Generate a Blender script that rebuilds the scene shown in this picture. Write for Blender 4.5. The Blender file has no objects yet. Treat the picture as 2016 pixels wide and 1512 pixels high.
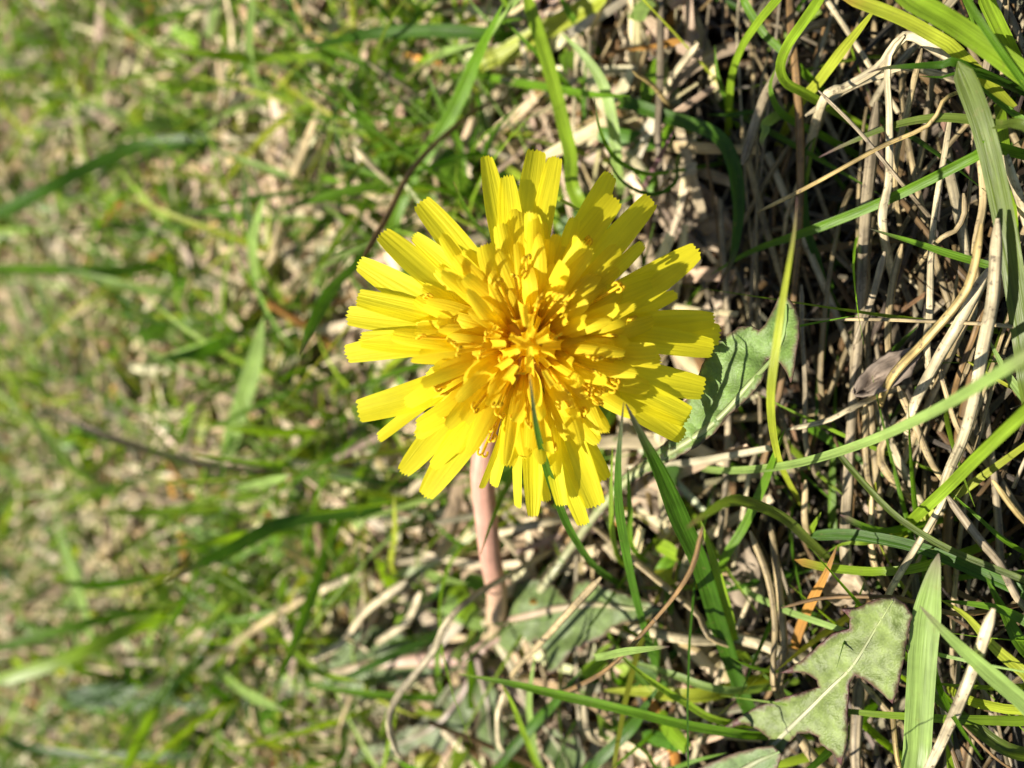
import bpy, math, random
import numpy as np
from mathutils import Vector, Matrix, noise as mnoise
from mathutils.geometry import delaunay_2d_cdt

R = random.Random(7)
NP = np.random.default_rng(11)
scn = bpy.context.scene
COL = scn.collection
MM = 0.001

# ------------------------------------------------------------------ camera
# phone held about 10 cm above the lawn, tilted 35 degrees from straight down and turned
# sideways: far ground lies to the left of the picture, world X runs up the picture.
W_PX, H_PX = 2016, 1512
F_PX = 1582.0
TILT = math.radians(35)
D0 = 0.125
s_, c_ = math.sin(TILT), math.cos(TILT)
CU = Vector((0, -c_, -s_)); CV = Vector((-1, 0, 0)); CW = Vector((0, s_, -c_))
CAM = -D0 * CW
cd = bpy.data.cameras.new('camera'); cam = bpy.data.objects.new('camera', cd); COL.objects.link(cam)
cam.matrix_world = Matrix(((CU.x, -CV.x, -CW.x, CAM.x), (CU.y, -CV.y, -CW.y, CAM.y),
                           (CU.z, -CV.z, -CW.z, CAM.z), (0, 0, 0, 1)))
cd.sensor_width = 36; cd.lens = 36 * F_PX / W_PX
cd.clip_start = 0.002; cd.clip_end = 500
cd.dof.use_dof = True; cd.dof.focus_distance = 0.0825; cd.dof.aperture_fstop = 14.0
cd.dof.aperture_blades = 0
scn.camera = cam

# ------------------------------------------------------------------ sky and sun
SUN_DIR = (0.76 * CU - 0.46 * CV + 0.46 * CW).normalized()      # the way the light travels
to_sun = -SUN_DIR
wd = bpy.data.worlds.new('World'); scn.world = wd; wd.use_nodes = True
nt = wd.node_tree; nt.nodes.clear()
sky = nt.nodes.new('ShaderNodeTexSky'); sky.sky_type = 'NISHITA'; sky.sun_disc = False
sky.sun_elevation = math.asin(to_sun.z); sky.sun_rotation = math.atan2(to_sun.x, to_sun.y)
bg = nt.nodes.new('ShaderNodeBackground'); bg.inputs['Strength'].default_value = 0.05
wo = nt.nodes.new('ShaderNodeOutputWorld')
nt.links.new(sky.outputs[0], bg.inputs[0]); nt.links.new(bg.outputs[0], wo.inputs[0])
sl = bpy.data.lights.new('sun', 'SUN'); sl.energy = 5.0; sl.angle = math.radians(0.53); sl.color = (1, 0.93, 0.79)
so = bpy.data.objects.new('sun', sl); COL.objects.link(so)
so.rotation_euler = SUN_DIR.to_track_quat('-Z', 'Y').to_euler(); so.location = (0, 0, 2)
scn.view_settings.view_transform = 'Standard'; scn.view_settings.look = 'None'
scn.view_settings.exposure = 1.0; scn.view_settings.gamma = 1
scn.render.engine = 'CYCLES'
scn.cycles.max_bounces = 10; scn.cycles.diffuse_bounces = 6; scn.cycles.transmission_bounces = 6

# ------------------------------------------------------------------ helpers
def ray(px, py):
    return CU * ((px - W_PX / 2) / F_PX) + CV * ((py - H_PX / 2) / F_PX) + CW
def at(px, py, h):                       # the point of that pixel at height h (mm) over the soil
    d = ray(px, py); t = (h * MM - CAM.z) / d.z
    return CAM + d * t
def depth(p): return (p - CAM).dot(CW)
def tag(o, label=None, cat=None, group=None, kind=None):
    if label: o['label'] = label
    if cat: o['category'] = cat
    if group: o['group'] = group
    if kind: o['kind'] = kind
    return o
def empty(name, loc):
    o = bpy.data.objects.new(name, None); COL.objects.link(o); o.location = loc; o.empty_display_size = 0.005
    return o
def mesh_np(name, V, Q, col, st, mat, parent=None, smooth=True, origin=None):
    V = np.asarray(V, dtype=np.float64).reshape(-1, 3)
    if origin is not None: V = V - np.array(origin)
    Q = np.asarray(Q, dtype=np.int32)
    me = bpy.data.meshes.new(name)
    me.vertices.add(len(V)); me.vertices.foreach_set('co', V.astype(np.float32).ravel())
    k = Q.shape[1]
    me.loops.add(Q.size); me.loops.foreach_set('vertex_index', Q.ravel())
    me.polygons.add(len(Q))
    me.polygons.foreach_set('loop_start', np.arange(0, Q.size, k, dtype=np.int32))
    me.polygons.foreach_set('loop_total', np.full(len(Q), k, dtype=np.int32))
    me.polygons.foreach_set('use_smooth', np.full(len(Q), smooth, dtype=bool))
    me.update(calc_edges=True)
    if col is not None:
        col = np.asarray(col, dtype=np.float32)
        if col.ndim == 1: col = np.tile(col, (len(V), 1))
        a = me.attributes.new('Col', 'FLOAT_COLOR', 'POINT')
        a.data.foreach_set('color', np.hstack([col[:, :3], np.ones((len(V), 1), np.float32)]).astype(np.float32).ravel())
    if st is not None:
        a = me.attributes.new('st', 'FLOAT_VECTOR', 'POINT')
        a.data.foreach_set('vector', np.asarray(st, dtype=np.float32).ravel())
    me.materials.append(mat)
    o = bpy.data.objects.new(name, me); COL.objects.link(o)
    if origin is not None: o.location = origin
    if parent is not None:
        o.parent = parent
        pw = Vector(parent.location)
        if parent.parent: pw = pw + Vector(parent.parent.location)
        o.location = Vector(origin if origin is not None else (0, 0, 0)) - pw
    return o
def spline(P, n):                        # Catmull-Rom through P, n+1 samples by length
    P = [Vector(p) for p in P]
    if len(P) == 2: P = [P[0], P[0].lerp(P[1], .5), P[1]]
    Q = [2 * P[0] - P[1]] + P + [2 * P[-1] - P[-2]]
    out = []
    for i in range(1, len(Q) - 2):
        a, b, c, d = Q[i - 1:i + 3]
        for k in range(10):
            t = k / 10
            out.append(0.5 * ((2 * b) + (c - a) * t + (2 * a - 5 * b + 4 * c - d) * t * t + (3 * b - a - 3 * c + d) * t ** 3))
    out.append(P[-1])
    L = [0]
    for i in range(1, len(out)): L.append(L[-1] + (out[i] - out[i - 1]).length)
    res = []; j = 0
    for k in range(n + 1):
        t = L[-1] * k / n
        while j < len(L) - 2 and L[j + 1] < t: j += 1
        f = (t - L[j]) / max(1e-9, L[j + 1] - L[j])
        res.append(out[j].lerp(out[j + 1], min(1, max(0, f))))
    return res, L[-1]
def grid_quads(n, m, off=0, closed=False):
    q = []
    mm = m if closed else m - 1
    for i in range(n - 1):
        for j in range(mm):
            j2 = (j + 1) % m
            q.append((off + i * m + j, off + i * m + j2, off + (i + 1) * m + j2, off + (i + 1) * m + j))
    return q

# ------------------------------------------------------------------ materials
def new_mat(name):
    m = bpy.data.materials.new(name); m.use_nodes = True
    m.node_tree.nodes.clear(); return m, m.node_tree
def N(t, typ, **kw):
    n = t.nodes.new(typ)
    for k, v in kw.items():
        if k in n.inputs: n.inputs[k].default_value = v
        else: setattr(n, k, v)
    return n
def ramp(t, fac, stops):
    r = t.nodes.new('ShaderNodeValToRGB')
    e = r.color_ramp.elements
    while len(e) < len(stops): e.new(0.5)
    for k, (p, c) in enumerate(stops):
        e[k].position = p; e[k].color = (c, c, c, 1) if isinstance(c, (int, float)) else (*c, 1)
    t.links.new(fac, r.inputs[0]); return r.outputs[0]
def mixc(t, a, b, fac, mode='MULTIPLY'):
    m = t.nodes.new('ShaderNodeMix'); m.data_type = 'RGBA'; m.blend_type = mode
    for sock, v in ((m.inputs[6], a), (m.inputs[7], b), (m.inputs[0], fac)):
        if isinstance(v, bpy.types.NodeSocket): t.links.new(v, sock)
        elif isinstance(v, (int, float)): sock.default_value = v
        else: sock.default_value = (*v, 1)
    return m.outputs[2]
def strip_mat(name, vein_x, vein_amp, spot_scale, spot_col, spot_amt, transl, rough, spec, bump_d, trans_gain=(1, 1, 1), mottle=0.25, spot_t=0.6, vein_y=0.12):
    m, t = new_mat(name)
    co = N(t, 'ShaderNodeAttribute', attribute_name='Col'); st = N(t, 'ShaderNodeAttribute', attribute_name='st')
    mp = N(t, 'ShaderNodeMapping'); mp.inputs['Scale'].default_value = (vein_x, vein_y, 1)
    t.links.new(st.outputs['Vector'], mp.inputs['Vector'])
    nz = N(t, 'ShaderNodeTexNoise', Scale=1.0, Detail=2.0); t.links.new(mp.outputs[0], nz.inputs['Vector'])
    vein = ramp(t, nz.outputs[0], [(0.32, 1 - vein_amp), (0.68, 1.0 + vein_amp * 0.6)])
    base = mixc(t, co.outputs['Color'], vein, 1.0)
    geo = N(t, 'ShaderNodeNewGeometry')
    n2 = N(t, 'ShaderNodeTexNoise', Scale=spot_scale * 0.3, Detail=3.0); t.links.new(geo.outputs['Position'], n2.inputs['Vector'])
    base = mixc(t, base, ramp(t, n2.outputs[0], [(0.3, 1 - mottle), (0.7, 1 + mottle * 0.5)]), 1.0)
    n3 = N(t, 'ShaderNodeTexNoise', Scale=spot_scale, Detail=4.0, Roughness=0.7); t.links.new(geo.outputs['Position'], n3.inputs['Vector'])
    sp = ramp(t, n3.outputs[0], [(spot_t, 0.0), (spot_t + .1, spot_amt)])
    base = mixc(t, base, spot_col, sp, 'MIX')
    pr = N(t, 'ShaderNodeBsdfPrincipled', Roughness=rough); pr.inputs['Specular IOR Level'].default_value = spec
    t.links.new(base, pr.inputs['Base Color'])
    bp = N(t, 'ShaderNodeBump', Strength=0.8, Distance=bump_d); t.links.new(nz.outputs[0], bp.inputs['Height'])
    t.links.new(bp.outputs[0], pr.inputs['Normal'])
    out = N(t, 'ShaderNodeOutputMaterial')
    if transl > 0:
        tr = N(t, 'ShaderNodeBsdfTranslucent'); t.links.new(mixc(t, base, trans_gain, 1.0), tr.inputs['Color'])
        mx = N(t, 'ShaderNodeMixShader', Fac=transl)
        t.links.new(pr.outputs[0], mx.inputs[1]); t.links.new(tr.outputs[0], mx.inputs[2]); t.links.new(mx.outputs[0], out.inputs[0])
    else: t.links.new(pr.outputs[0], out.inputs[0])
    return m
M_BLADE = strip_mat('grass_blade_green', 9, 0.30, 900, (0.20, 0.17, 0.06), 0.30, 0.34, 0.42, 0.32, 0.00012, (1.5, 1.6, 0.7))
M_STRAW = strip_mat('dry_straw', 9, 0.52, 1300, (0.09, 0.065, 0.045), 0.80, 0.12, 0.55, 0.35, 0.00015, (1, .9, .7), 0.5, 0.56)
M_LITTER = strip_mat('leaf_litter', 3, 0.30, 700, (0.10, 0.07, 0.05), 0.6, 0.10, 0.7, 0.25, 0.0002, (1, .9, .7), 0.4)
M_PETAL = strip_mat('petal_yellow', 6, 0.08, 1500, (0.84, 0.52, 0.02), 0.08, 0.58, 0.55, 0.2, 0.00012, (1.07, 1.07, 1.3), 0.05)
M_STYLE = strip_mat('pollen_yellow', 3, 0.15, 2500, (0.7, 0.40, 0.01), 0.2, 0.45, 0.6, 0.2, 0.0, (1, 1, 1), 0.1)
M_LEAF = strip_mat('dandelion_leaf', 2.2, 0.12, 2600, (0.20, 0.24, 0.12), 0.3, 0.22, 0.5, 0.35, 0.00010, (1.4, 1.7, .7), 0.35, 0.54, 2.2)
M_STALK = strip_mat('flower_stalk', 8, 0.2, 1100, (0.55, 0.36, 0.24), 0.5, 0.15, 0.42, 0.4, 0.0001, (1.1, .8, .6), 0.2)

def ground_mat(name, stops, bump, dry=None):
    m, t = new_mat(name)
    geo = N(t, 'ShaderNodeNewGeometry')
    a = N(t, 'ShaderNodeTexNoise', Scale=260.0, Detail=8.0, Roughness=0.7); t.links.new(geo.outputs['Position'], a.inputs['Vector'])
    b = N(t, 'ShaderNodeTexNoise', Scale=35.0, Detail=4.0); t.links.new(geo.outputs['Position'], b.inputs['Vector'])
    c1 = ramp(t, a.outputs[0], stops)
    col = mixc(t, c1, ramp(t, b.outputs[0], [(0.3, 0.6), (0.7, 1.15)]), 1.0)
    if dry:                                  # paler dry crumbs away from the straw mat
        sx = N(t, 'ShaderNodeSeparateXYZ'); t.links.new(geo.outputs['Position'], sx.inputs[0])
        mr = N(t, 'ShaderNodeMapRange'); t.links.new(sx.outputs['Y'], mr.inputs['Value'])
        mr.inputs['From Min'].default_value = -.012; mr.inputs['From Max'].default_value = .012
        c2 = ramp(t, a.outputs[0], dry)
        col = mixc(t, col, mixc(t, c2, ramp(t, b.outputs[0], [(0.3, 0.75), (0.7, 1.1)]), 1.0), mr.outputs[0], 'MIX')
    pr = N(t, 'ShaderNodeBsdfPrincipled', Roughness=0.95); pr.inputs['Specular IOR Level'].default_value = 0.15
    t.links.new(col, pr.inputs['Base Color'])
    bp = N(t, 'ShaderNodeBump', Strength=1.0, Distance=bump); t.links.new(a.outputs[0], bp.inputs['Height']); t.links.new(bp.outputs[0], pr.inputs['Normal'])
    out = N(t, 'ShaderNodeOutputMaterial'); t.links.new(pr.outputs[0], out.inputs[0])
    return m
M_SOIL = ground_mat('soil', [(0.3, (0.008, 0.006, 0.004)), (0.5, (0.022, 0.015, 0.010)), (0.72, (0.075, 0.053, 0.036))], 0.001,  # near-side soil: gap shade between the straws deepened in the colour
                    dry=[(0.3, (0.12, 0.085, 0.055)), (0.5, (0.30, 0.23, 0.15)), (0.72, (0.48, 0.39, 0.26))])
M_FAR = ground_mat('far_lawn', [(0.3, (0.04, 0.07, 0.015)), (0.5, (0.09, 0.13, 0.03)), (0.7, (0.26, 0.21, 0.12))], 0.004)

# ------------------------------------------------------------------ ground
X0, X1, Y0, Y1 = -0.22, 0.22, -0.16, 0.42
def soil_z(x, y):
    e = min(x - X0, X1 - x, y - Y0, Y1 - y)
    f = max(0, min(1, e / 0.03))
    p = Vector((x, y, 0))
    z = 1.6 * mnoise.noise(p * 60) + 1.1 * mnoise.noise(p * 170) + 0.7 * mnoise.noise(p * 420)
    if y > -0.01: z += 1.5 * max(0, mnoise.noise(p * 110 + Vector((5, 2, 0))))
    k = max(0, min(1, (0.002 - y) / 0.02))
    return (z - 1.2 - 9 * k) * MM * f
nx, ny = 260, 340
V = []
for i in range(nx + 1):
    x = X0 + (X1 - X0) * i / nx
    for j in range(ny + 1):
        y = Y0 + (Y1 - Y0) * j / ny
        V.append((x, y, soil_z(x, y)))
# outer rings so that the same sheet runs on to the horizon
Vg = list(V); Qg = grid_quads(nx + 1, ny + 1)
me_ring = []
border = [(i * (ny + 1)) for i in range(nx + 1)] + [nx * (ny + 1) + j for j in range(1, ny + 1)] + \
         [i * (ny + 1) + ny for i in range(nx - 1, -1, -1)] + [j for j in range(ny - 1, 0, -1)]
prev = border
for sc_ in (1.6, 4, 20, 400):
    cur = []
    for b in border:
        x, y, z = Vg[b]
        cur.append(len(Vg)); Vg.append((x * sc_, (y - 0.13) * sc_ + 0.13, 0))
    nb = len(border)
    for k in range(nb):
        Qg.append((prev[k], prev[(k + 1) % nb], cur[(k + 1) % nb], cur[k]))
    prev = cur
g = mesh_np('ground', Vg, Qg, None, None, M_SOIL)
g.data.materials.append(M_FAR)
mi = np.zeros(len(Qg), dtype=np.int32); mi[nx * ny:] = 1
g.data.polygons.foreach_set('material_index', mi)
g['kind'] = 'structure'

# ------------------------------------------------------------------ strips (blades and straws)
PAL = dict(d=(.05, .125, .008), m=(.115, .235, .012), l=(.225, .35, .022), y=(.36, .41, .035), p=(.26, .38, .10),
           o=(.12, .17, .025), r=(.50, .25, .06), u=(.22, .12, .14), k=(.10, .08, .06),
           s=(.47, .36, .19), b=(.62, .52, .33), g=(.36, .29, .19), n=(.24, .145, .06), t=(.52, .38, .15), w=(.20, .165, .12))
def strip(name, pts, wpx, colr, tip=None, fold=0.28, roll=0.0, mat=None, tipw=0.05, root=True, tube=False, nseg=None, base_col=None, both=False, taper=None):
    """pts: list of (x px, y px, height mm) from tip to root; returns one mesh object"""
    P = [at(*p) for p in pts]
    if root:
        dvec = (P[-1] - P[-2]); dvec.z = 0
        L = min(dvec.length, 0.006); dn = dvec.normalized() if dvec.length > 1e-6 else Vector((0, 0, 0))
        drop = P[-1].z + 0.010
        P.append(P[-1] + dn * min(0.5 * drop + 0.001, 0.008) - Vector((0, 0, drop)))
    if taper is None:
        x0, y0 = pts[0][:2]
        taper = .06 if (x0 < 0 or y0 < 0 or x0 > W_PX or y0 > H_PX) else .24
    n = nseg or max(12, min(40, int(4.5 * len(P) + 6)))
    C, Lt = spline(P, n)
    wmm = wpx / F_PX * depth(at(*pts[len(pts) // 2]))
    V = []; colv = []; stv = []
    c0 = np.array(PAL[colr] if isinstance(colr, str) else colr)
    ct = np.array(PAL[tip]) if tip else c0
    cb = np.array(PAL[base_col]) if base_col else c0
    rz = R.random() * 50
    jit = 1 + 0.12 * (R.random() - .5)
    m = 6 if tube else 5
    for i, p in enumerate(C):
        s = i / n
        tg = (C[min(n, i + 1)] - C[max(0, i - 1)]).normalized()
        view = (CAM - p).normalized()
        face = (view * 0.75 + Vector((0, 0, 1)) * 0.35).normalized()
        side = tg.cross(face).normalized()
        nrm = side.cross(tg).normalized()
        rl = roll + 0.25 * math.sin(3.1 * s + rz)
        sd = side * math.cos(rl) + nrm * math.sin(rl); nm = nrm * math.cos(rl) - side * math.sin(rl)
        if tube or both:
            pr = 1.0
            if s < 0.04: pr = 0.35 + 0.65 * (s / 0.04)
            if both: pr = min(1, (s / .3)) ** .6 * .95 + .05
            pr *= 1 + 0.12 * math.sin(7 * s + rz)
        else:
            pr = min(1, (max(0, s) / taper)) ** 0.72
            pr = tipw + (1 - tipw) * pr
            pr *= 1 - 0.25 * max(0, s - 0.6) / 0.4
        w = wmm * pr
        k1 = max(0, 1 - s / 0.10); k2 = max(0, min(1, (s - .55) / .4))
        cc = c0 * (1 - k1) + ct * k1
        if base_col: cc = cc * (1 - k2) + cb * k2
        cc = cc * jit
        for j in range(m):
            if tube:
                a = 2 * math.pi * j / m
                V.append(p + sd * (0.5 * w * math.cos(a)) + nm * (0.24 * w * math.sin(a)))
                stv.append((j / m * 1.0 + rz, s * Lt * 1000, rz))
            else:
                x = (j / (m - 1) - .5)
                V.append(p + sd * (w * x) + nm * (-fold * w * (0.5 - abs(x) * 1.0) * 1.0 + 0.06 * w * (1 if j in (1, 3) else 0)))
                stv.append((x + rz, s * Lt * 1000, rz))
            colv.append(cc)
    org = C[-1]
    Q = grid_quads(n + 1, m, closed=tube)
    return mesh_np(name, [tuple(v) for v in V], Q, np.array(colv), np.array(stv), mat or M_BLADE, origin=tuple(org))
def hs(pts, h0, h1):                     # give a pixel path heights from h0 (tip) to h1 (root)
    n = len(pts) - 1
    if isinstance(h0, (list, tuple)): return [(x, y, h) for (x, y), h in zip(pts, h0)]
    return [(x, y, h0 + (h1 - h0) * (i / n) ** 1.2) for i, (x, y) in enumerate(pts)]

# colour, width px, tip colour, tip height, root height, path (tip first), label, [root colour]
BLADES = [
 ('l', 36, None, 24, 10, [(1740, -45), (1797, 0), (1855, 33), (1912, 70), (2016, 146), (2080, 195)], 'broad light green grass blade crossing above the bleached straw bundle'),
 ('y', 23, 'r', 22, 12, [(1640, -18), (1700, 6), (1775, 36), (1840, 72), (1892, 110)], 'yellowing folded grass blade with an orange streak joining a leafy shoot'),
 ('o', 37, None, 15, 7, [(1886, 120), (1929, 231), (1955, 330), (1982, 463), (1998, 560), (2016, 681), (2030, 780)], 'wide dark green grass stem standing over pale spotted straws'),
 ('m', 13, None, 20, 10, [(1890, -30), (1903, 0), (1962, 89), (2016, 165), (2060, 230)], 'narrow grooved green stem crossing over the broad light green blade'),
 ('l', 25, None, 13, 6, [(1935, -30), (1942, 0), (1965, 50), (1985, 90)], 'short bright green blade behind the narrow grooved stem'),
 ('d', 15, 'u', 19, 13, [(1708, 144), (1740, 134), (1797, 130), (1850, 128), (1900, 129)], 'dark green pointed grass leaf sticking out of the leafy shoot'),
 ('d', 8, None, 15, 11, [(1808, 150), (1860, 152), (1915, 146)], 'small thin dark leaf just under the pointed grass leaf'),
 ('o', 17, 'u', 7, 16, [(1612, 310), (1665, 284), (1764, 245), (1863, 231), (1962, 245), (2040, 262)], 'long arching green blade over the straw with a dull purple tip'),
 ('m', 19, None, 6, 12, [(1400, 540), (1483, 493), (1598, 453), (1731, 400), (1830, 354), (1930, 303), (1960, 290)], 'long straight green blade with sunlit patches lying across the straws'),
 ('m', 14, None, 13, 9, [(1910, 152), (1962, 198), (2016, 238), (2060, 265)], None),
 ('y', 16, 'u', [31, 31, 31, 30, 27, 17, 9], 8, [(1569, 386), (1563, 460), (1546, 560), (1528, 680), (1517, 790), (1527, 880), (1548, 940)], 'upright yellow green blade with a purple tip in front of the lobed leaf'),
 ('d', 14, None, 5, 1, [(1605, 271), (1585, 298), (1581, 364), (1588, 446), (1605, 500), (1630, 575)], None),
 ('d', 25, 'u', 9, 4, [(1411, 566), (1440, 516), (1453, 440), (1453, 380), (1440, 310), (1405, 262), (1325, 234), (1217, 198)], 'green blade bent over like a hook with its dark tip down'),  # dark green that also holds the shade on this side
 ('l', 18, None, 24, 8, [(1625, -20), (1612, 0), (1582, 43), (1550, 90), (1536, 132), (1550, 165), (1592, 188)], 'bright green blade arching up beside the dark hollow in the straw'),
 ('l', 14, None, 20, 3, [(1545, -20), (1529, 0), (1493, 43), (1460, 93), (1441, 149), (1436, 205)], 'thin bright green blade curving up next to the bright arching blade'),
 ('m', 14, None, 9, 4, [(1455, -15), (1463, 0), (1499, 60), (1539, 100), (1570, 130)], None),
 ('m', 9, None, 7, 2, [(1407, 89), (1413, 149), (1433, 205)], None),
 ('m', 13, 'l', 10, 2, [(1527, 135), (1516, 172), (1532, 215), (1565, 241), (1615, 265)], None),
 ('y', 20, None, 16, 3, [(1724, 16), (1700, 47), (1658, 99), (1608, 165), (1565, 218)], 'pale yellow green straight blade slanting over the dark hollow'),
 ('d', 9, None, 4, 1, [(1390, 226), (1440, 226), (1493, 221)], None),
 ('p', 20, 'u', 12, 8, [(1502, 295), (1500, 275), (1508, 255), (1512, 240)], 'tiny folded pale green leaf with a pink tip'),
 ('m', 14, 'k', 12, 7, [(1711, 450), (1750, 462), (1797, 476), (1870, 500), (1949, 523), (1975, 532)], 'short green blade with a brown tip resting on the pale straws'),
 ('p', 17, 'w', 34, 5, [(2075, 660), (2016, 702), (1929, 757), (1830, 814), (1698, 873), (1565, 913), (1450, 926), (1385, 922)], 'long grey green grooved blade sweeping low over the straw past the curled dead leaf'),
 ('l', 22, None, 24, 7, [(2060, 775), (2016, 814), (1929, 896), (1863, 962), (1800, 1020)], 'bright green blade leaning over the straw near the long grooved blade'),
 ('p', 15, None, 8, 4, [(1945, 665), (1985, 740), (2030, 800)], None),
 ('m', 17, None, 17, 4, [(1545, 845), (1525, 896), (1505, 950), (1467, 1032), (1419, 1117)], None),
 ('o', 20, 'u', 43, 8, [(1352, 1040), (1385, 1015), (1440, 985), (1493, 996), (1549, 1024), (1596, 1068)], 'green blade rearing up high with its soft purple grey tip'),
 ('d', 22, None, 9, 8, [(1590, 1056), (1640, 1052), (1697, 1055), (1809, 1078), (1920, 1124), (2016, 1166), (2060, 1190)], 'thick dark green stem lying along the straw toward the lobed leaf'),
 ('o', 12, None, 12, 12, [(1640, 880), (1686, 935), (1753, 1006), (1809, 1047), (1883, 1088), (2016, 1142), (2060, 1160)], 'long thin olive stem crossing the thick dark green stem'),
 ('m', 12, 'u', 11, 6, [(1653, 1013), (1697, 1035), (1740, 1045), (1776, 1040)], 'short curved green blade above the thick dark stem'),
 ('l', 16, 'r', 11, 7, [(1564, 1102), (1610, 1114), (1660, 1121), (1735, 1125), (1828, 1112)], 'bowed bright green blade with a brownish tip under the thick dark stem'),
 ('l', 13, None, 10, 5, [(1617, 1008), (1607, 1026), (1597, 1046)], None),
 ('l', 9, None, 9, 7, [(1616, 1097), (1640, 1080), (1668, 1069), (1727, 1064)], None),
 ('r', 17, 'n', 13, 3, [(1648, 1074), (1623, 1136), (1601, 1177), (1578, 1229), (1564, 1280)], 'orange withering blade turning green toward its root', 'o'),
 ('p', 47, 'w', 17, 8, [(1848, 1090), (1833, 1158), (1820, 1247), (1812, 1359), (1806, 1470), (1803, 1540)], 'broad pale green blade with a notched tip standing beside the lobed leaf'),
 ('p', 34, 'w', 21, 11, [(1811, 1193), (1865, 1250), (1939, 1318), (2016, 1384), (2060, 1420)], 'broad folded pale blade crossing behind the dry pale stem'),
 ('y', 22, None, 13, 9, [(1850, 1180), (1902, 1212), (1958, 1275), (2016, 1324), (2050, 1350)], None),
 ('m', 20, None, 10, 7, [(1855, 1182), (1958, 1196), (2016, 1221), (2060, 1240)], None),
 ('m', 25, None, 9, 6, [(1940, 1135), (1980, 1210), (2020, 1280)], None),
 ('m', 9, None, 8, 5, [(1868, 967), (1920, 1013), (1995, 1075)], None),
 ('o', 25, None, 9, 7, [(1780, 1330), (1824, 1361), (1902, 1417), (2010, 1484)], None),
 ('d', 34, 'k', [35, 34, 30, 23, 17, 10, 5, 2], 2, [(1232, 795), (1262, 856), (1300, 930), (1342, 1030), (1378, 1110), (1413, 1225), (1448, 1328), (1484, 1410)], 'long dark flat blade with a silvery edge leaning against the flower'),  # dark colour carries the shade on this blade's face
 ('d', 19, 'k', [35, 35, 33, 29, 23, 17, 10, 3], 2, [(1228, 792), (1222, 850), (1217, 920), (1219, 1000), (1232, 1085), (1250, 1169), (1274, 1254), (1303, 1338)], 'slim round green stem rising up against the lower petals'),  # shade side of the stem put into its dark green
 ('d', 16, 'k', [44, 42, 39, 33.5, 29, 24, 15, 5], 4, [(1043, 738), (1049, 795), (1060, 860), (1079, 930), (1103, 1000), (1130, 1058), (1172, 1116), (1230, 1158)], 'curved green blade whose tip lies over the flower centre'),  # dark green, deepened to stand for the blade's shaded side
 ('l', 10, None, 22, 8, [(1206, 880), (1203, 960), (1205, 1040), (1212, 1080), (1228, 1110)], None),
 ('m', 11, None, 20, 9, [(1236, 920), (1240, 1000), (1249, 1085)], None),
 ('m', 18, 'l', 25, 8, [(903, 1327), (1003, 1345), (1105, 1369), (1240, 1400), (1342, 1426), (1450, 1444), (1490, 1448)], 'straight bright green blade lying across below the flower stalk'),
 ('l', 12, 'n', 22, 6, [(982, 1336), (1010, 1389), (1037, 1457), (1075, 1525)], 'narrow green blade with a red brown tip'),
 ('p', 12, None, 16, 4, [(1053, 1290), (1042, 1372), (1045, 1423), (1069, 1520)], None),
 ('d', 18, None, 14, 6, [(1142, 1322), (1094, 1382), (1054, 1423), (975, 1520)], None),
 ('d', 20, None, 12, 6, [(1298, 1350), (1264, 1399), (1240, 1437), (1150, 1525)], None),
 ('l', 14, None, 20, 8, [(1220, 1290), (1274, 1335), (1342, 1379), (1436, 1424)], None),
 ('p', 14, 'u', 34, 13, [(1318, 1273), (1280, 1277), (1230, 1283), (1182, 1293), (1176, 1288)], 'small pale green blade tip with a pinkish end near the leaf midrib'),
 ('p', 13, None, 10, 7, [(1215, 1293), (1308, 1322), (1450, 1360)], None),
 ('y', 24, None, 9, 6, [(1185, 1359), (1274, 1362), (1400, 1366)], 'flat yellow green blade lying low under the bright stem'),
 ('l', 17, None, 18, 4, [(1378, 1020), (1409, 1118), (1433, 1203), (1455, 1280)], None),
 ('m', 8, None, 12, 6, [(1237, 1457), (1274, 1484), (1305, 1520)], None),
 ('m', 10, None, 10, 8, [(1430, 1482), (1370, 1497), (1300, 1516)], None),
 ('l', 25, None, 14, 14, [(1036, -30), (1039, 0), (1071, 99), (1098, 198), (1122, 298), (1150, 410)], 'tall light striped blade rising behind the top petals'),
 ('y', 34, None, 7, 5, [(1200, -20), (1178, 0), (1086, 52), (987, 107), (935, 138)], 'broad pale yellow green blade lying low behind the flower'),
 ('m', 26, None, 22, 5, [(990, 8), (960, 70), (936, 119), (888, 226), (809, 357), (775, 470)], 'dark green blade slanting behind the upper petals'),
 ('p', 22, None, 14, 4, [(1106, 66), (1158, 119), (1194, 186), (1213, 294), (1216, 340)], 'bluish pale blade with a rounded tip behind the flower'),
 ('m', 9, 'k', 22, 6, [(1170, 192), (1182, 258), (1213, 313), (1269, 341), (1320, 338)], 'thin curved blade with a dark tip hooking past the upper petals'),
 ('d', 8, 'n', 18, 3, [(1184, 290), (1225, 357), (1285, 383), (1330, 358), (1336, 310)], None),
 ('u', 10, 'u', 12, 3, [(1331, 248), (1312, 285), (1285, 335), (1270, 365)], 'dull purple grass tip in the shade behind the upper petals'),
 ('d', 17, None, 18, 5, [(592, 98), (650, 83), (729, 67), (848, 60), (967, 67), (1010, 75)], 'long dark blade lying level over the litter'),
 ('m', 10, None, 18, 5, [(989, 36), (1047, 95), (1098, 147), (1142, 198)], None),
 ('m', 13, None, 16, 4, [(838, 140), (872, 222), (904, 286), (926, 375)], None),
 ('m', 11, None, 20, 6, [(800, 362), (860, 372), (940, 387)], None),
 ('m', 9, 'n', 28, 8, [(892, 356), (920, 417), (955, 465)], 'short thin blade with a red tip poking between the upper left petals'),
 ('m', 14, None, 13, 4, [(1240, 189), (1166, 186), (1047, 167), (928, 151)], None),
 ('m', 12, None, 9, 3, [(1100, -10), (1130, 40), (1162, 82)], None),
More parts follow.
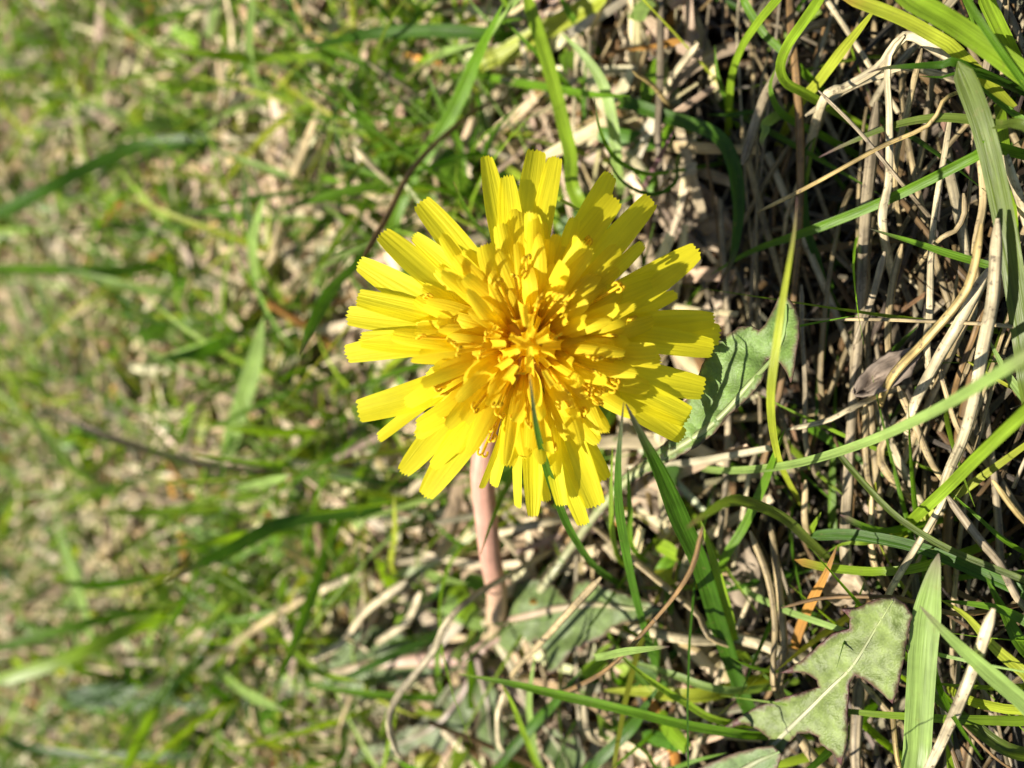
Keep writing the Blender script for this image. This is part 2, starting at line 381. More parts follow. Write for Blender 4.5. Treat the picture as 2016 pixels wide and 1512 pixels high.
 ('m', 16, None, 14, 3, [(666, 159), (729, 254), (775, 360)], None),
 ('l', 13, None, 26, 4, [(300, 94), (417, 108), (521, 115), (700, 108)], 'bright yellow green blade lying level over the litter'),
 ('d', 20, None, 24, 3, [(-20, 428), (87, 375), (174, 330), (278, 288), (434, 276)], None),
 ('p', 10, None, 20, 2, [(498, -10), (490, 97), (505, 160), (521, 215)], None),
 ('p', 15, None, 22, 2, [(519, 387), (498, 469), (500, 525), (514, 575)], None),
 ('p', 18, None, 14, 2, [(219, 280), (295, 250), (395, 243)], None),
 ('p', 24, None, 16, 2, [(519, 625), (497, 726), (455, 865), (446, 905)], 'wide pale green blade standing in the leaf litter'),
 ('d', 18, 'k', 37, 5, [(590, 699), (615, 640), (653, 569), (694, 528), (745, 470)], 'dark pointed blade arching out from under the left petals'),
 ('w', 12, None, 26, 3, [(100, 814), (208, 858), (309, 892), (417, 917), (525, 928)], 'grey purple thin stem over the litter'),
 ('d', 20, None, 22, 3, [(312, 708), (399, 692), (450, 668), (486, 647)], 'short dark green leaf with a light fold above the litter'),
 ('p', 12, None, 22, 2, [(46, 800), (97, 871), (153, 927), (250, 990)], None),
 ('m', 16, None, 22, 2, [(-20, 530), (121, 531), (243, 535), (350, 505)], None),
 ('p', 14, None, 16, 2, [(118, 527), (243, 562), (385, 588)], None),
 ('l', 12, None, 20, 3, [(451, 846), (540, 851), (640, 858)], None),
 ('l', 14, None, 22, 3, [(185, 1008), (300, 1009), (470, 1000)], None),
 ('p', 13, 'u', 26, 6, [(575, 933), (530, 948), (466, 963)], None),
 ('d', 19, 'u', 32, 6, [(329, 1144), (390, 1112), (464, 1076), (548, 1033), (660, 1012), (775, 1003)], 'long dark blade with a sharp purple tip over the green mat'),
 ('m', 9, 'k', 30, 5, [(307, 1318), (330, 1260), (350, 1210), (405, 1097)], 'thin upright blade with a needle sharp tip'),
 ('m', 16, None, 24, 5, [(543, 1352), (582, 1261), (620, 1156), (664, 1036)], None),
 ('y', 12, None, 16, 6, [(776, 975), (777, 1050), (776, 1128)], None),
 ('p', 14, 'w', 24, 3, [(563, 1400), (510, 1378), (464, 1350), (415, 1296)], None),
 ('l', 12, 'w', 24, 4, [(719, 1345), (632, 1324), (556, 1265), (490, 1190)], None),
 ('l', 20, None, 26, 3, [(-20, 1346), (126, 1299), (253, 1240), (340, 1205)], None),
 ('m', 14, None, 26, 3, [(-20, 1282), (169, 1227), (320, 1197)], None),
 ('d', 12, 'u', 28, 5, [(95, 1146), (211, 1151), (335, 1129)], None),
 ('p', 16, None, 20, 2, [(108, 1045), (139, 1126), (169, 1215), (188, 1266)], None),
 ('l', 17, None, 24, 4, [(245, 1520), (304, 1400), (336, 1340)], None),
 ('d', 12, None, 22, 3, [(-10, 1448), (84, 1480), (253, 1489), (430, 1484)], None),
 ('l', 12, None, 25, 4, [(300, 1085), (422, 1067), (506, 1050), (640, 1045)], None),
]
LAND = [((1745, 745), 'near the curled dead leaf'), ((1975, 400), 'beside the wide dark green stem'), ((1500, 700), 'around the lobed leaf under the petals'),
        ((1640, 1300), 'beside the lobed leaf with dark edges'), ((1850, 1400), 'by the broad pale notched blade'), ((1780, 90), 'by the crumpled bleached sheath'),
        ((1560, 200), 'around the dark hollow by the bright arching blade'), ((1360, 400), 'by the pinkish dead leaf in the hollow'), ((1400, 1180), 'by the long dark flat blade'),
        ((1150, 1230), 'around the leaf with the pink midrib'), ((960, 1100), 'beside the flower stalk'), ((1250, 900), 'under the lower right petals'),
        ((1850, 1050), 'by the long thin olive stem'), ((1050, 150), 'by the tall light striped blade'), ((790, 330), 'by the brown dry stalk past the petals'),
        ((590, 420), 'by the long tan straw on the litter'), ((480, 780), 'by the wide pale blade in the litter'), ((230, 770), 'near the rounded grey dead leaf'),
        ((220, 180), 'near the large pinkish dead leaf'), ((250, 1375), 'by the broad dark low leaf'), ((540, 1050), 'by the long dark purple tipped blade'), ((60, 90), 'near the pale dead leaf')]
LANDP = [(at(x, y, 2), t) for (x, y), t in LAND]
CW_ = dict(d='dark green', m='green', l='bright green', y='yellow green', p='pale green', o='olive', r='orange', u='purple', w='grey',
           s='tan', b='near white', g='grey', n='brown', t='golden')
def where(p): return min(LANDP, key=lambda q: (q[0].x - p.x) ** 2 + (q[0].y - p.y) ** 2)[1]
def auto(o, colr, thick, what, p):
    size = 'thick' if thick > 1.05 else ('thin' if thick < .75 else 'medium')
    if 'blade' in what: size = {'thick': 'wide', 'thin': 'narrow', 'medium': 'slender'}[size]
    lab = '%s %s %s %s' % (size, CW_[colr], what, where(p))
    tag(o, lab, what.split()[-1] if what.endswith('straw') else 'grass blade', lab + ', as a set')
# leave the shape tables readable: one loop builds each traced blade as a thing of its own
for e in BLADES:
    cl, w, tp, h0, h1, path, lab = e[:7]
    if path[0][0] < 700 and not isinstance(h0, list): w *= 1.3; h0 += 4
    o = strip('grass_blade', hs(path, h0, h1), w * 1.08, cl, tip=tp, fold=R.uniform(.22, .5), roll=R.uniform(-.25, .25),
              base_col=e[7] if len(e) > 7 else None,
              taper=.03 if lab and ('wide dark' in lab or 'thick dark' in lab) else (.15 if lab and 'notched' in lab else None))
    if lab: tag(o, lab, 'grass blade')
    else:
        p = at(*path[len(path) // 2], 5); auto(o, cl, w / F_PX * depth(p) * 1000, 'grass blade', p)

STRAWS = [
 ('b', 19, 12, 9, [(1780, 70), (1752, 105), (1747, 160), (1751, 231), (1749, 357), (1738, 450)], 'long near white straw hanging from a bent sheath'),
 ('g', 24, 7, 5, [(1726, 200), (1717, 298), (1705, 420), (1696, 582), (1690, 690), (1680, 790), (1670, 950), (1668, 1115)], 'very long thick grey straw running through the thatch'),
 ('b', 15, 9, 7, [(1872, 220), (1860, 298), (1843, 397), (1833, 500), (1830, 615), (1826, 705)], 'straight near white straw crossed by the long green blade'),
 ('s', 12, 8, 7, [(1815, 95), (1787, 215), (1762, 345)], None),
 ('b', 24, 12, 10, [(1872, 120), (1830, 88), (1785, 70), (1750, 106), (1731, 132), (1665, 172), (1620, 200)], 'crumpled bleached grass sheath folded over in a peak'),
 ('b', 15, 8, 7, [(1585, 228), (1665, 178), (1745, 146), (1800, 135)], None),
 ('t', 9, 13, 12, [(1489, 419), (1598, 364), (1731, 291), (1830, 245), (1876, 185)], 'thin golden straw slanting across the thick grey straw'),
 ('g', 9, 15, 10, [(1611, 178), (1691, 258), (1769, 353)], 'fine straw with a pale cut end over the dark hollow'),
 ('g', 20, 8, 6, [(1462, 325), (1503, 198), (1539, 132), (1580, 60)], 'thick grey brown stem beside the bright arching blade'),
 ('s', 11, 11, 9, [(1897, 380), (1899, 420), (1880, 455), (1843, 478)], 'curled straw end like a hook'),
 ('t', 18, 15, 10, [(1932, 440), (1916, 533), (1889, 592), (1820, 672), (1749, 753)], 'broad smooth yellow straw bent at the middle with a cut end'),
 ('b', 21, 11, 7, [(1946, 528), (1889, 635), (1846, 708), (1795, 812)], None),
 ('b', 23, 14, 11, [(1964, 430), (1955, 582), (1936, 681), (1919, 780), (1896, 863), (1858, 960)], 'pale flat straw speckled with dark spots under the wide green stem'),
 ('s', 8, 10, 9, [(1578, 629), (1731, 629), (1860, 634), (1992, 643)], 'thin pinkish straw lying straight across the others'),
 ('g', 14, 9, 5, [(1742, 495), (1717, 589), (1680, 700)], None),
 ('s', 15, 7, 5, [(1776, 480), (1754, 582), (1751, 705)], None),
 ('n', 14, 7, 4, [(1938, 595), (1916, 665), (1884, 752)], None),
 ('b', 11, 9, 7, [(1552, 845), (1631, 827), (1700, 792)], 'short pale straw ending at the curled dead leaf'),
 ('g', 11, 8, 5, [(1578, 560), (1580, 660), (1585, 748), (1592, 900)], None),
 ('s', 15, 6, 5, [(1704, 790), (1711, 950)], None),
 ('s', 15, 7, 5, [(1768, 760), (1807, 847), (1846, 930)], None),
 ('s', 17, 6, 5, [(1785, 820), (1744, 863), (1734, 896), (1753, 938)], None),
 ('s', 10, 8, 6, [(1848, 720), (1870, 797), (1892, 855)], None),
 ('b', 13, 10, 7, [(1864, 975), (1813, 1062), (1751, 1166)], None),
 ('b', 22, 19, 9, [(1956, 1198), (1920, 1307), (1872, 1422), (1822, 1525)], 'pale dry stem leaning out over the broad folded blade'),
 ('s', 14, 9, 7, [(1476, 1045), (1512, 1136), (1526, 1229), (1528, 1368)], None),
 ('s', 15, 7, 6, [(1517, 1030), (1534, 1155), (1545, 1285), (1538, 1364)], None),
 ('n', 10, 12, 9, [(1538, 1197), (1623, 1177), (1757, 1176), (1809, 1188), (1905, 1208)], 'thin brown stalk touching the tip of the lobed leaf'),
 ('b', 26, 6, 4, [(1390, 1245), (1493, 1266), (1600, 1296)], 'broad pale straw lying behind the long dark flat blade'),
 ('s', 16, 6, 4, [(1695, 1342), (1792, 1436)], None),
 ('s', 22, 6, 4, [(1565, 1440), (1635, 1520)], None),
 ('g', 22, 5, 4, [(1692, 1335), (1686, 1520)], None),
 ('t', 12, 7, 5, [(1756, 1392), (1774, 1520)], None),
 ('n', 8, 9, 7, [(1888, 1422), (1998, 1516)], None),
 ('t', 14, 12, 9, [(1954, 945), (2022, 1030)], None),
 ('g', 17, 10, 7, [(1864, 975), (1928, 1062), (1969, 1110), (2016, 1194)], None),
 ('s', 13, 7, 5, [(1586, 945), (1590, 1050)], None),
 ('s', 15, 6, 5, [(1716, 968), (1720, 1105)], None),
 ('b', 25, 9, 7, [(1972, 290), (2005, 385)], None),
 ('s', 18, 10, 8, [(1929, 295), (1936, 397), (1920, 505)], None),
 ('n', 12, 35, 14, [(1384, 1036), (1355, 1132), (1274, 1237), (1189, 1322), (1103, 1364)], 'brown withered stalk reaching across below the flower'),
 ('s', 14, 22, 12, [(1184, 1136), (1088, 1240), (1008, 1335)], 'straight tan straw lying over the grey green leaf'),
 ('s', 15, 11, 9, [(1155, 1024), (1240, 1095), (1308, 1152), (1375, 1210), (1412, 1262)], 'long tan straw under the slim round stem'),
 ('b', 22, 7, 5, [(1238, 1233), (1395, 1260)], None),
 ('b', 18, 10, 7, [(970, 1052), (1040, 1036), (1102, 1022)], None),
 ('b', 14, 24, 19, [(786, 1490), (771, 1451), (767, 1409), (790, 1360), (850, 1288), (925, 1180)], 'fine pale straw curled at its end standing out below the flower'),
 ('b', 14, 12, 7, [(1149, 1386), (1168, 1456)], None),
 ('b', 14, 15, 7, [(992, 1362), (979, 1423), (998, 1484)], None),
 ('n', 11, 30, 6, [(714, 508), (761, 429), (809, 337), (880, 262), (955, 208)], 'brown dry stalk slanting past the upper left petals'),
 ('b', 14, 20, 8, [(694, 286), (745, 338), (792, 384)], None),
 ('g', 10, 13, 6, [(725, 123), (821, 186)], None),
 ('t', 9, 14, 6, [(1245, 139), (1302, 188)], None),
 ('b', 17, 8, 3, [(1375, 84), (1309, 181)], None),
 ('s', 22, 10, 4, [(655, 145), (618, 243), (556, 399), (531, 525), (483, 635)], 'long tan straw lying over the litter between green blades'),
 ('b', 19, 12, 8, [(801, 1143), (717, 1206), (675, 1265), (614, 1300)], None),
 ('b', 16, 11, 7, [(828, 1165), (801, 1223), (744, 1267)], None),
 ('b', 20, 9, 7, [(693, 1134), (622, 1169)], None),
 ('s', 16, 10, 4, [(601, 1176), (527, 1223), (472, 1265), (443, 1337), (411, 1446)], None),
 ('b', 18, 5, 3, [(141, 1044), (200, 1090)], None),
 ('s', 20, 6, 3, [(263, 1027), (202, 1088), (167, 1141)], None),
 ('s', 11, 9, 5, [(495, 1388), (536, 1486)], None),
 ('s', 11, 12, 6, [(692, 1364), (669, 1457)], None),
 ('b', 24, 5, 3, [(276, 819), (402, 812)], None),
 ('b', 22, 5, 3, [(33, 541), (89, 645)], None),
 ('b', 25, 5, 3, [(92, 988), (158, 921)], None),
 ('r', 12, 7, 4, [(328, 908), (408, 995)], None),
]
for cl, w, h0, h1, path, lab in STRAWS:
    o = strip('dry_straw', hs(path, h0, h1), w * .92, cl, mat=M_STRAW, tube=True, roll=R.uniform(-.4, .4))
    if lab: tag(o, lab, 'straw')
    else:
        p = at(*path[len(path) // 2], 5); auto(o, cl, w / F_PX * depth(p) * 1000, 'dry straw', p)

# more single straws of the thatch, laid by ground position
cols_s = ['b', 's', 's', 'g', 's', 'n', 'b', 'n', 'g', 's']
def ground_strip(name, x, y, z, ang, L, wmm, colr, mat, tube, curve, tilt):
    d = Vector((math.cos(ang), math.sin(ang), 0)); sd = Vector((-d.y, d.x, 0))
    n = 9; C = []
    for i in range(n + 1):
        t = i / n - .5
        C.append(Vector((x, y, z)) + d * (L * t) + sd * (curve * L * (t * t * 4 - .5)) + Vector((0, 0, tilt * L * t - .25 * abs(t) * 0.006)))
    # both ends bed down into the mat
    C[0].z = min(C[0].z, z - 0.003); C[-1].z = min(C[-1].z, z - 0.002)
    C, Lt = spline(C, 14)
    n = 14; m = 6; V = []; st = []; rz = R.random() * 40
    c0 = np.array(PAL[colr]) * R.uniform(.5, 1.05)
    for i, p in enumerate(C):
        tg = (C[min(n, i + 1)] - C[max(0, i - 1)]).normalized()
        side = tg.cross(Vector((0, 0, 1))).normalized(); nm = side.cross(tg)
        w = wmm * MM * (1 + .15 * math.sin(6 * i / n + rz))
        for j in range(m):
            a = 2 * math.pi * j / m
            V.append(tuple(p + side * (.5 * w * math.cos(a)) + nm * (.26 * w * math.sin(a)))); st.append((j / m + rz, i / n * Lt * 1000, rz))
    return mesh_np(name, V, grid_quads(n + 1, m, closed=True), c0, np.array(st), mat, origin=tuple(C[0]))
for k in range(190):
    y = R.uniform(-0.078, -0.014); x = R.uniform(-0.06, 0.065)
    ang = R.gauss(0, .28) if R.random() < .8 else R.uniform(0, math.pi)
    z = R.uniform(-.006, .0055)
    wm = R.choice([.4, .5, .65, .8, .95]) * R.uniform(.9, 1.08); cs = R.choice(cols_s)
    o = ground_strip('dry_straw', x, y, z, ang, R.uniform(.018, .06), wm, cs, M_STRAW, True, R.gauss(0, .025), R.gauss(0, .06))
    auto(o, cs, wm, 'dry straw', Vector((x, y, 0)))

# more single blades standing in the litter
for k in range(195):
    y = R.uniform(0.0, 0.19) if k < 150 else R.uniform(-.07, .0); x = R.uniform(-.055 - .35 * max(y, 0), .055 + .35 * max(y, 0))
    cl = R.choice(['m', 'l', 'p', 'm', 'l', 'y', 'd', 'p'])
    L = R.uniform(.018, .042); az = math.radians(R.choice([90, 90, 90, -90, 60, 120, 0]) + R.gauss(0, 28)); el = math.radians(R.uniform(12, 62))
    if k >= 150: el = math.radians(R.uniform(14, 34)); cl = R.choice(['d', 'm', 'm', 'l']); az = R.uniform(0, 6.28)
    b0 = Vector((x, y, -.003 if y > 0 else -.007)); hd = Vector((math.cos(az), math.sin(az), 0))
    C = []
    for i in range(7):
        t = i / 6; e = el * (1.25 - .9 * t)
        C.append((C[-1] if C else b0) + ((hd * math.cos(e) + Vector((0, 0, math.sin(e)))) * (L / 6) if C else Vector((0, 0, 0))))
    C, Lt = spline(C, 12); wm = (R.uniform(.8, 1.7) if k < 150 else R.uniform(.5, .95)) * MM; V = []; st = []; rz = R.random() * 40
    tw = R.uniform(-.7, .7)
    for i, p in enumerate(C):
        t = i / 12; tg = (C[min(12, i + 1)] - C[max(0, i - 1)]).normalized()
        side = tg.cross(Vector((0, -.4, 1))).normalized(); nm = side.cross(tg)
        sd = side * math.cos(tw * t) + nm * math.sin(tw * t); nn = nm * math.cos(tw * t) - side * math.sin(tw * t)
        w = wm * (1 - max(0, (t - .55) / .45) ** 1.5 * .95) * (.7 + .3 * min(1, t * 4))
        for j in range(5):
            q = j / 4 - .5; V.append(tuple(p + sd * (w * q) + nn * (.3 * w * (abs(q) - .25)))); st.append((q + rz, t * Lt * 1000, rz))
    o = mesh_np('grass_blade', V, grid_quads(13, 5), np.array(PAL[cl]) * R.uniform(.85, 1.15), np.array(st), M_BLADE, origin=tuple(b0))
    auto(o, cl, wm * 1000 * .62, 'grass blade', b0)

# ------------------------------------------------------------------ dandelion
base_pt = at(948, 1288, 0); base_pt.z = -0.001
DAN = empty('dandelion', tuple(base_pt))
tag(DAN, 'yellow dandelion in full bloom on a pinkish stalk with lobed leaves', 'dandelion')

HC = CAM + ray(1038, 676) * 0.0835           # top of the receptacle, under the florets
AX = (CAM - HC).normalized()
AX = (AX + CU * 0.02 + CV * 0.02).normalized()
HX = (CU - AX * CU.dot(AX)).normalized(); HY = AX.cross(HX)   # HX picture right, HY picture up
def tube_mesh(name, C, radii, col, mat, parent, m=8, cols=None):
    V = []; st = []; cv = []
    n = len(C); up = Vector((.3, .5, .8)); L = 0
    for i, p in enumerate(C):
        tg = (C[min(n - 1, i + 1)] - C[max(0, i - 1)]).normalized()
        a1 = tg.cross(up).normalized(); a2 = tg.cross(a1)
        if i: L += (p - C[i - 1]).length
        for j in range(m):
            a = 2 * math.pi * j / m
            V.append(tuple(p + (a1 * math.cos(a) + a2 * math.sin(a)) * radii[i])); st.append((j / m * 2, L * 1000, 3.3))
            cv.append(cols[i] if cols else col)
    Q = grid_quads(n, m, closed=True)
    return mesh_np(name, V, Q, np.array(cv), np.array(st), mat, parent=parent, origin=tuple(C[0]))
# stalk
sp, _ = spline([base_pt, at(972, 1240, 4), at(978, 1170, 9), at(966, 1100, 14), at(956, 1010, 19), at(950, 920, 23), at(975, 800, 25), HC - AX * 0.011, HC - AX * 0.006], 40)
rad = [0.00150 + 0.0001 * math.sin(i) * .2 for i in range(41)]
scol = []
for i in range(41):
    t = i / 40
    a = np.array((.52, .40, .24)); b = np.array((.57, .31, .235)); c = np.array((.22, .26, .08))
    k = max(0, min(1, (t - .15) / .25)); k2 = max(0, min(1, (t - .75) / .2))
    scol.append((a * (1 - k) + b * k) * (1 - k2) + c * k2)
tube_mesh('stalk', sp, rad, None, M_STALK, DAN, 12, scol)
# receptacle / flower head
HEAD = None
def head_mesh():
    V = []; m = 20; prof = [(-7, 1.6), (-6, 3.8), (-4, 5.0), (-2, 5.2), (-.5, 4.8), (1.6, 3.6), (2.6, .3)]
    for z, r in prof:
        for j in range(m):
            a = 2 * math.pi * j / m
            V.append(tuple(HC + AX * (z * MM) + (HX * math.cos(a) + HY * math.sin(a)) * (r * MM)))
    st = [((k % m) / m * 6, (k // m), 1.0) for k in range(len(V))]
    cols = [(.10, .16, .03)] * (4 * m) + [(.90, .55, .03)] * (3 * m)
    return mesh_np('flower_head', V, grid_quads(len(prof), m, closed=True), np.array(cols), np.array(st), M_STALK, parent=DAN, origin=tuple(HC - AX * 0.007))
HEAD = head_mesh()
def radial(a): return HX * math.cos(a) + HY * math.sin(a)
for k in range(16):                          # green bracts under the head
    a = 2 * math.pi * k / 16 + R.uniform(-.1, .1); rd = radial(a); sd = AX.cross(rd)
    Cb = [HC - AX * .0055 + rd * .004, HC - AX * .004 + rd * .0062, HC - AX * .0015 + rd * .0075, HC - AX * .0022 + rd * .0100]
    if k % 2: Cb[2] = HC - AX * .0065 + rd * .0075; Cb[3] = HC - AX * .0100 + rd * .0085
    Cb, _ = spline(Cb, 8); V = []; st = []
    for i, p in enumerate(Cb):
        w = .0022 * (1 - (i / 8) ** 2 * .92)
        for j in (-.5, 0, .5): V.append(tuple(p + sd * (w * j) - AX * (abs(j) * -.0003))); st.append((j + k, i, k))
    mesh_np('bract', V, grid_quads(9, 3), np.array((.10, .17, .04)), np.array(st), M_BLADE, parent=HEAD, origin=tuple(Cb[0]))

def floret(base, mid, tip, wmm, rolla=0.0, chan=0.18, tipcurl=0.0, colk=0.0, n=13, twist=0.0, sidev=None, notch=True):
    m = 11
    B = []
    for i in range(n + 1):
        t = i / n
        B.append(base * (1 - t) ** 2 + mid * (2 * t * (1 - t)) + tip * t * t)
    L = sum((B[i + 1] - B[i]).length for i in range(n))
    if tipcurl:
        tg = (B[n] - B[n - 1]).normalized(); side = sidev or AX.cross(tg).normalized(); nm = side.cross(tg).normalized()
        if nm.dot(AX) < 0: nm = -nm
        for i in range(n + 1):
            t = i / n
            if t > .55:
                q = (t - .55) / .45
                B[i] = B[i] + nm * (tipcurl * L * .30 * q * q) - tg * (abs(tipcurl) * L * .16 * q ** 3)
    V = []; st = []; cv = []
    rz = R.random() * 60
    bow = R.uniform(-.06, .06); shp = R.uniform(.2, .5); asym = R.uniform(-.25, .25)
    sb = AX.cross((B[n] - B[0]).normalized()).normalized()
    for i in range(n + 1): B[i] = B[i] + sb * (bow * L * math.sin(math.pi * i / n) + bow * .3 * L * (i / n) ** 2)
    yel = np.array((.92, .84, .030)); org = np.array((.95, .72, .035)); dee = np.array((.96, .58, .032))
    cbase = yel * (1 - colk) + org * colk
    for i, p in enumerate(B):
        t = i / n
        tg = (B[min(n, i + 1)] - B[max(0, i - 1)]).normalized()
        side = sidev if sidev is not None else AX.cross(tg)
        side = (side - tg * side.dot(tg)).normalized()
        nm = side.cross(tg).normalized()
        if nm.dot(AX) < 0 and sidev is None: nm = -nm
        ra = rolla + twist * t
        sd = side * math.cos(ra) + nm * math.sin(ra); nn = nm * math.cos(ra) - side * math.sin(ra)
        k = max(0, min(1, (t - .08) / .42)); k = k * k * (3 - 2 * k)
        pr = .20 + .80 * k
        if t > .62: pr *= 1 - shp * ((t - .62) / .38) ** 2
        w = wmm * MM * pr * (1 + .05 * math.sin(5 * t + rz))
        ch = chan * (1.6 - k)
        for j in range(m):
            x = j / (m - 1) - .5
            off = ch * w * ((2 * x) ** 2 - .4) + asym * k * w * x * (1 if x > 0 else .3) + 0.009 * w * (1 if j % 2 else -1)
            q = p + sd * (w * x) + nn * off
            if i == n and notch: q = q + tg * ((.00016 if j % 2 else -.00016) * (1 - .8 * abs(x)) * R.uniform(.3, 1.4) - .00035 * (2 * x) ** 2 * R.uniform(.6, 1.2))
            V.append(tuple(q)); st.append((x * 1.6 + rz, t * L * 1000, rz))
            kk = max(0, 1 - t / .5)
            cv.append(cbase * (1 - kk * .8) + dee * kk * .8)
    return mesh_np('ray_floret', V, grid_quads(n + 1, m), np.array(cv), np.array(st), M_PETAL, parent=HEAD, origin=tuple(base))

def plane_pt(px, py, z):                     # pixel onto the plane z mm above the receptacle
    d = ray(px, py); o = HC + AX * (z * MM)
    return CAM + d * ((o - CAM).dot(AX) / d.dot(AX))
# outer ring: tip pixel, width px, height of tip over the receptacle, roll, curl
OUT = [(958, 306, 42, 1, .1, 0), (1000, 345, 44, 1.6, -.2, 0), (1061, 295, 44, .6, .05, 0), (1097, 308, 38, 1.2, -.1, 0), (1203, 341, 46, .8, .35, 0),
       (1216, 392, 44, 2.2, -.2, 0), (1284, 392, 46, 1.0, .1, 0), (1266, 478, 26, 1.6, .3, 0), (1372, 486, 60, 1.0, .0, .35), (1300, 549, 36, 2.0, .1, 0),
       (1333, 576, 34, .4, -.1, 0), (1408, 632, 56, .8, .1, 0), (1419, 664, 50, .2, -.1, 0), (1405, 692, 44, 1.3, .1, 0), (1388, 764, 54, .9, 0, 0),
       (1357, 822, 48, 1.2, .1, 0), (1345, 864, 46, .5, -.1, 0), (1196, 944, 40, .2, .2, 0), (1172, 998, 50, .6, -.1, 0), (1152, 1034, 34, .0, .3, 0),
       (1106, 996, 32, 1.6, .1, 0), (1048, 1018, 38, .6, -.2, 0), (1078, 988, 30, -.2, .2, 0), (1023, 1000, 22, .2, .6, 0), (972, 958, 26, .9, .5, 0),
       (944, 962, 20, .5, -.6, 0), (836, 978, 56, .6, .1, 0), (794, 934, 48, .2, -.1, 0), (848, 918, 34, 1.8, .1, 0), (746, 868, 26, .8, .45, 0), (702, 806, 52, .9, 0, 0),
       (680, 702, 44, .4, -.05, 0), (708, 668, 42, 1.2, .1, 0), (682, 622, 46, .5, 0, 0), (702, 586, 38, 1.3, .1, 0), (706, 514, 52, .6, -.1, 0),
       (752, 456, 46, .6, .2, 0), (812, 464, 38, 1.6, -.1, 0), (826, 398, 52, 1.2, -.1, 0), (1130, 425, 36, 2.6, .1, .15), (1046, 420, 34, 3.0, 0, .1),
       (1195, 548, 34, 3.6, .1, .2), (820, 862, 36, 2.6, 0, 0), (800, 800, 30, 2.6, .1, 0), (1240, 640, 34, 3.0, .1, 0), (905, 500, 40, 2.4, -.1, 0)]
for (px, py, w, z, rl, cu) in OUT:
    tp = plane_pt(px, py, z)
    rv = tp - HC; rv = rv - AX * rv.dot(AX); rn = rv.normalized(); L = rv.length
    a_off = R.uniform(-.12, .12)
    rb = (rn + AX.cross(rn) * a_off).normalized()
    bs = HC + rb * .0038 - AX * .0005
    md = HC + rn * (L * .45) + AX * ((3.2 + .5 * z + R.uniform(-.4, .4)) * MM)
    floret(bs, md, tp, w / F_PX * depth(tp) * 1000 * 1.16, rolla=rl, chan=R.uniform(.10, .2), tipcurl=cu, colk=R.uniform(0, .15))
# inner rings
GA = math.pi * (3 - math.sqrt(5))
NI = 170
for k in range(NI):
    f = ((k + .5) / NI) ** .5                 # 0 centre .. 1 rim of the inner field
    a = k * GA + R.uniform(-.15, .15)
    rd = radial(a)
    th = math.radians(6 + 66 * f ** 1.1 + R.uniform(-7, 7))
    L = (7.4 + 2.4 * f + R.uniform(-1.4, 2.2)) * MM
    bs = HC + rd * (.0036 * f) + AX * (.0006 * (1 - f))
    dirv = (AX * math.cos(th) + rd * math.sin(th)).normalized()
    tp = bs + dirv * L
    md = bs + (AX * math.cos(th * .45) + rd * math.sin(th * .45)) * (L * .55)
    w = .8 + 1.2 * f + R.uniform(-.2, .35)
    sdv = AX.cross(rd).normalized()
    cu = R.choice([0, 0, -.5, -.9, .7, .5, -1.3]) * (1.0 - .35 * f)
    if f < .45:
        floret(bs, md, tp, R.uniform(.7, 1.2), rolla=R.uniform(-.6, .6), chan=R.uniform(.25, .5), tipcurl=R.uniform(.5, 1.6), colk=.8, n=11, sidev=sdv, notch=False, twist=R.uniform(-.5, .5))
    else:
        floret(bs, md, tp, w, rolla=R.uniform(-.45, .45), chan=R.uniform(.12, .45), tipcurl=cu, colk=.85 - .55 * f, n=11, twist=R.uniform(-.4, .4), sidev=sdv)
# forked styles dusted with pollen
for k in range(50):
    f = R.uniform(.0, 1.0) ** .7; a = R.uniform(0, 2 * math.pi); rd = radial(a); td = AX.cross(rd)
    th = math.radians(8 + 58 * f + R.uniform(-8, 8))
    d = AX * math.cos(th) + rd * math.sin(th)
    b = HC + rd * (.0038 * f) + AX * .001
    L = R.uniform(.0060, .0085) + .001 * f
    C1 = [b, b + d * L * .5, b + d * L]
    V = []; Q = []; st = []
    def add_tube(C, r, m=5):
        off = len(V)
        for i, p in enumerate(C):
            tg = (C[min(len(C) - 1, i + 1)] - C[max(0, i - 1)]).normalized(); a1 = tg.cross(Vector((.2, .9, .4))).normalized(); a2 = tg.cross(a1)
            for j in range(m):
                q = 2 * math.pi * j / m
                V.append(tuple(p + (a1 * math.cos(q) + a2 * math.sin(q)) * r)); st.append((j, i, k))
        Q.extend(grid_quads(len(C), m, off, True))
    add_tube(C1, .00016)
    u = (td * math.cos(k * 1.7) + d.cross(td) * math.sin(k * 1.7)).normalized()
    for sg in (-1, 1):
        C2 = []
        for i in range(9):
            q = i / 8 * R.uniform(3.6, 4.6); rr = .00028
            C2.append(C1[-1] + u * (sg * rr * (1 - math.cos(q)) * .9) + d * (rr * math.sin(q) * 1.3))
        add_tube(C2, .00013)
    mesh_np('style', V, Q, np.array((.92, .68, .03)), np.array(st), M_STYLE, parent=HEAD, origin=tuple(b))

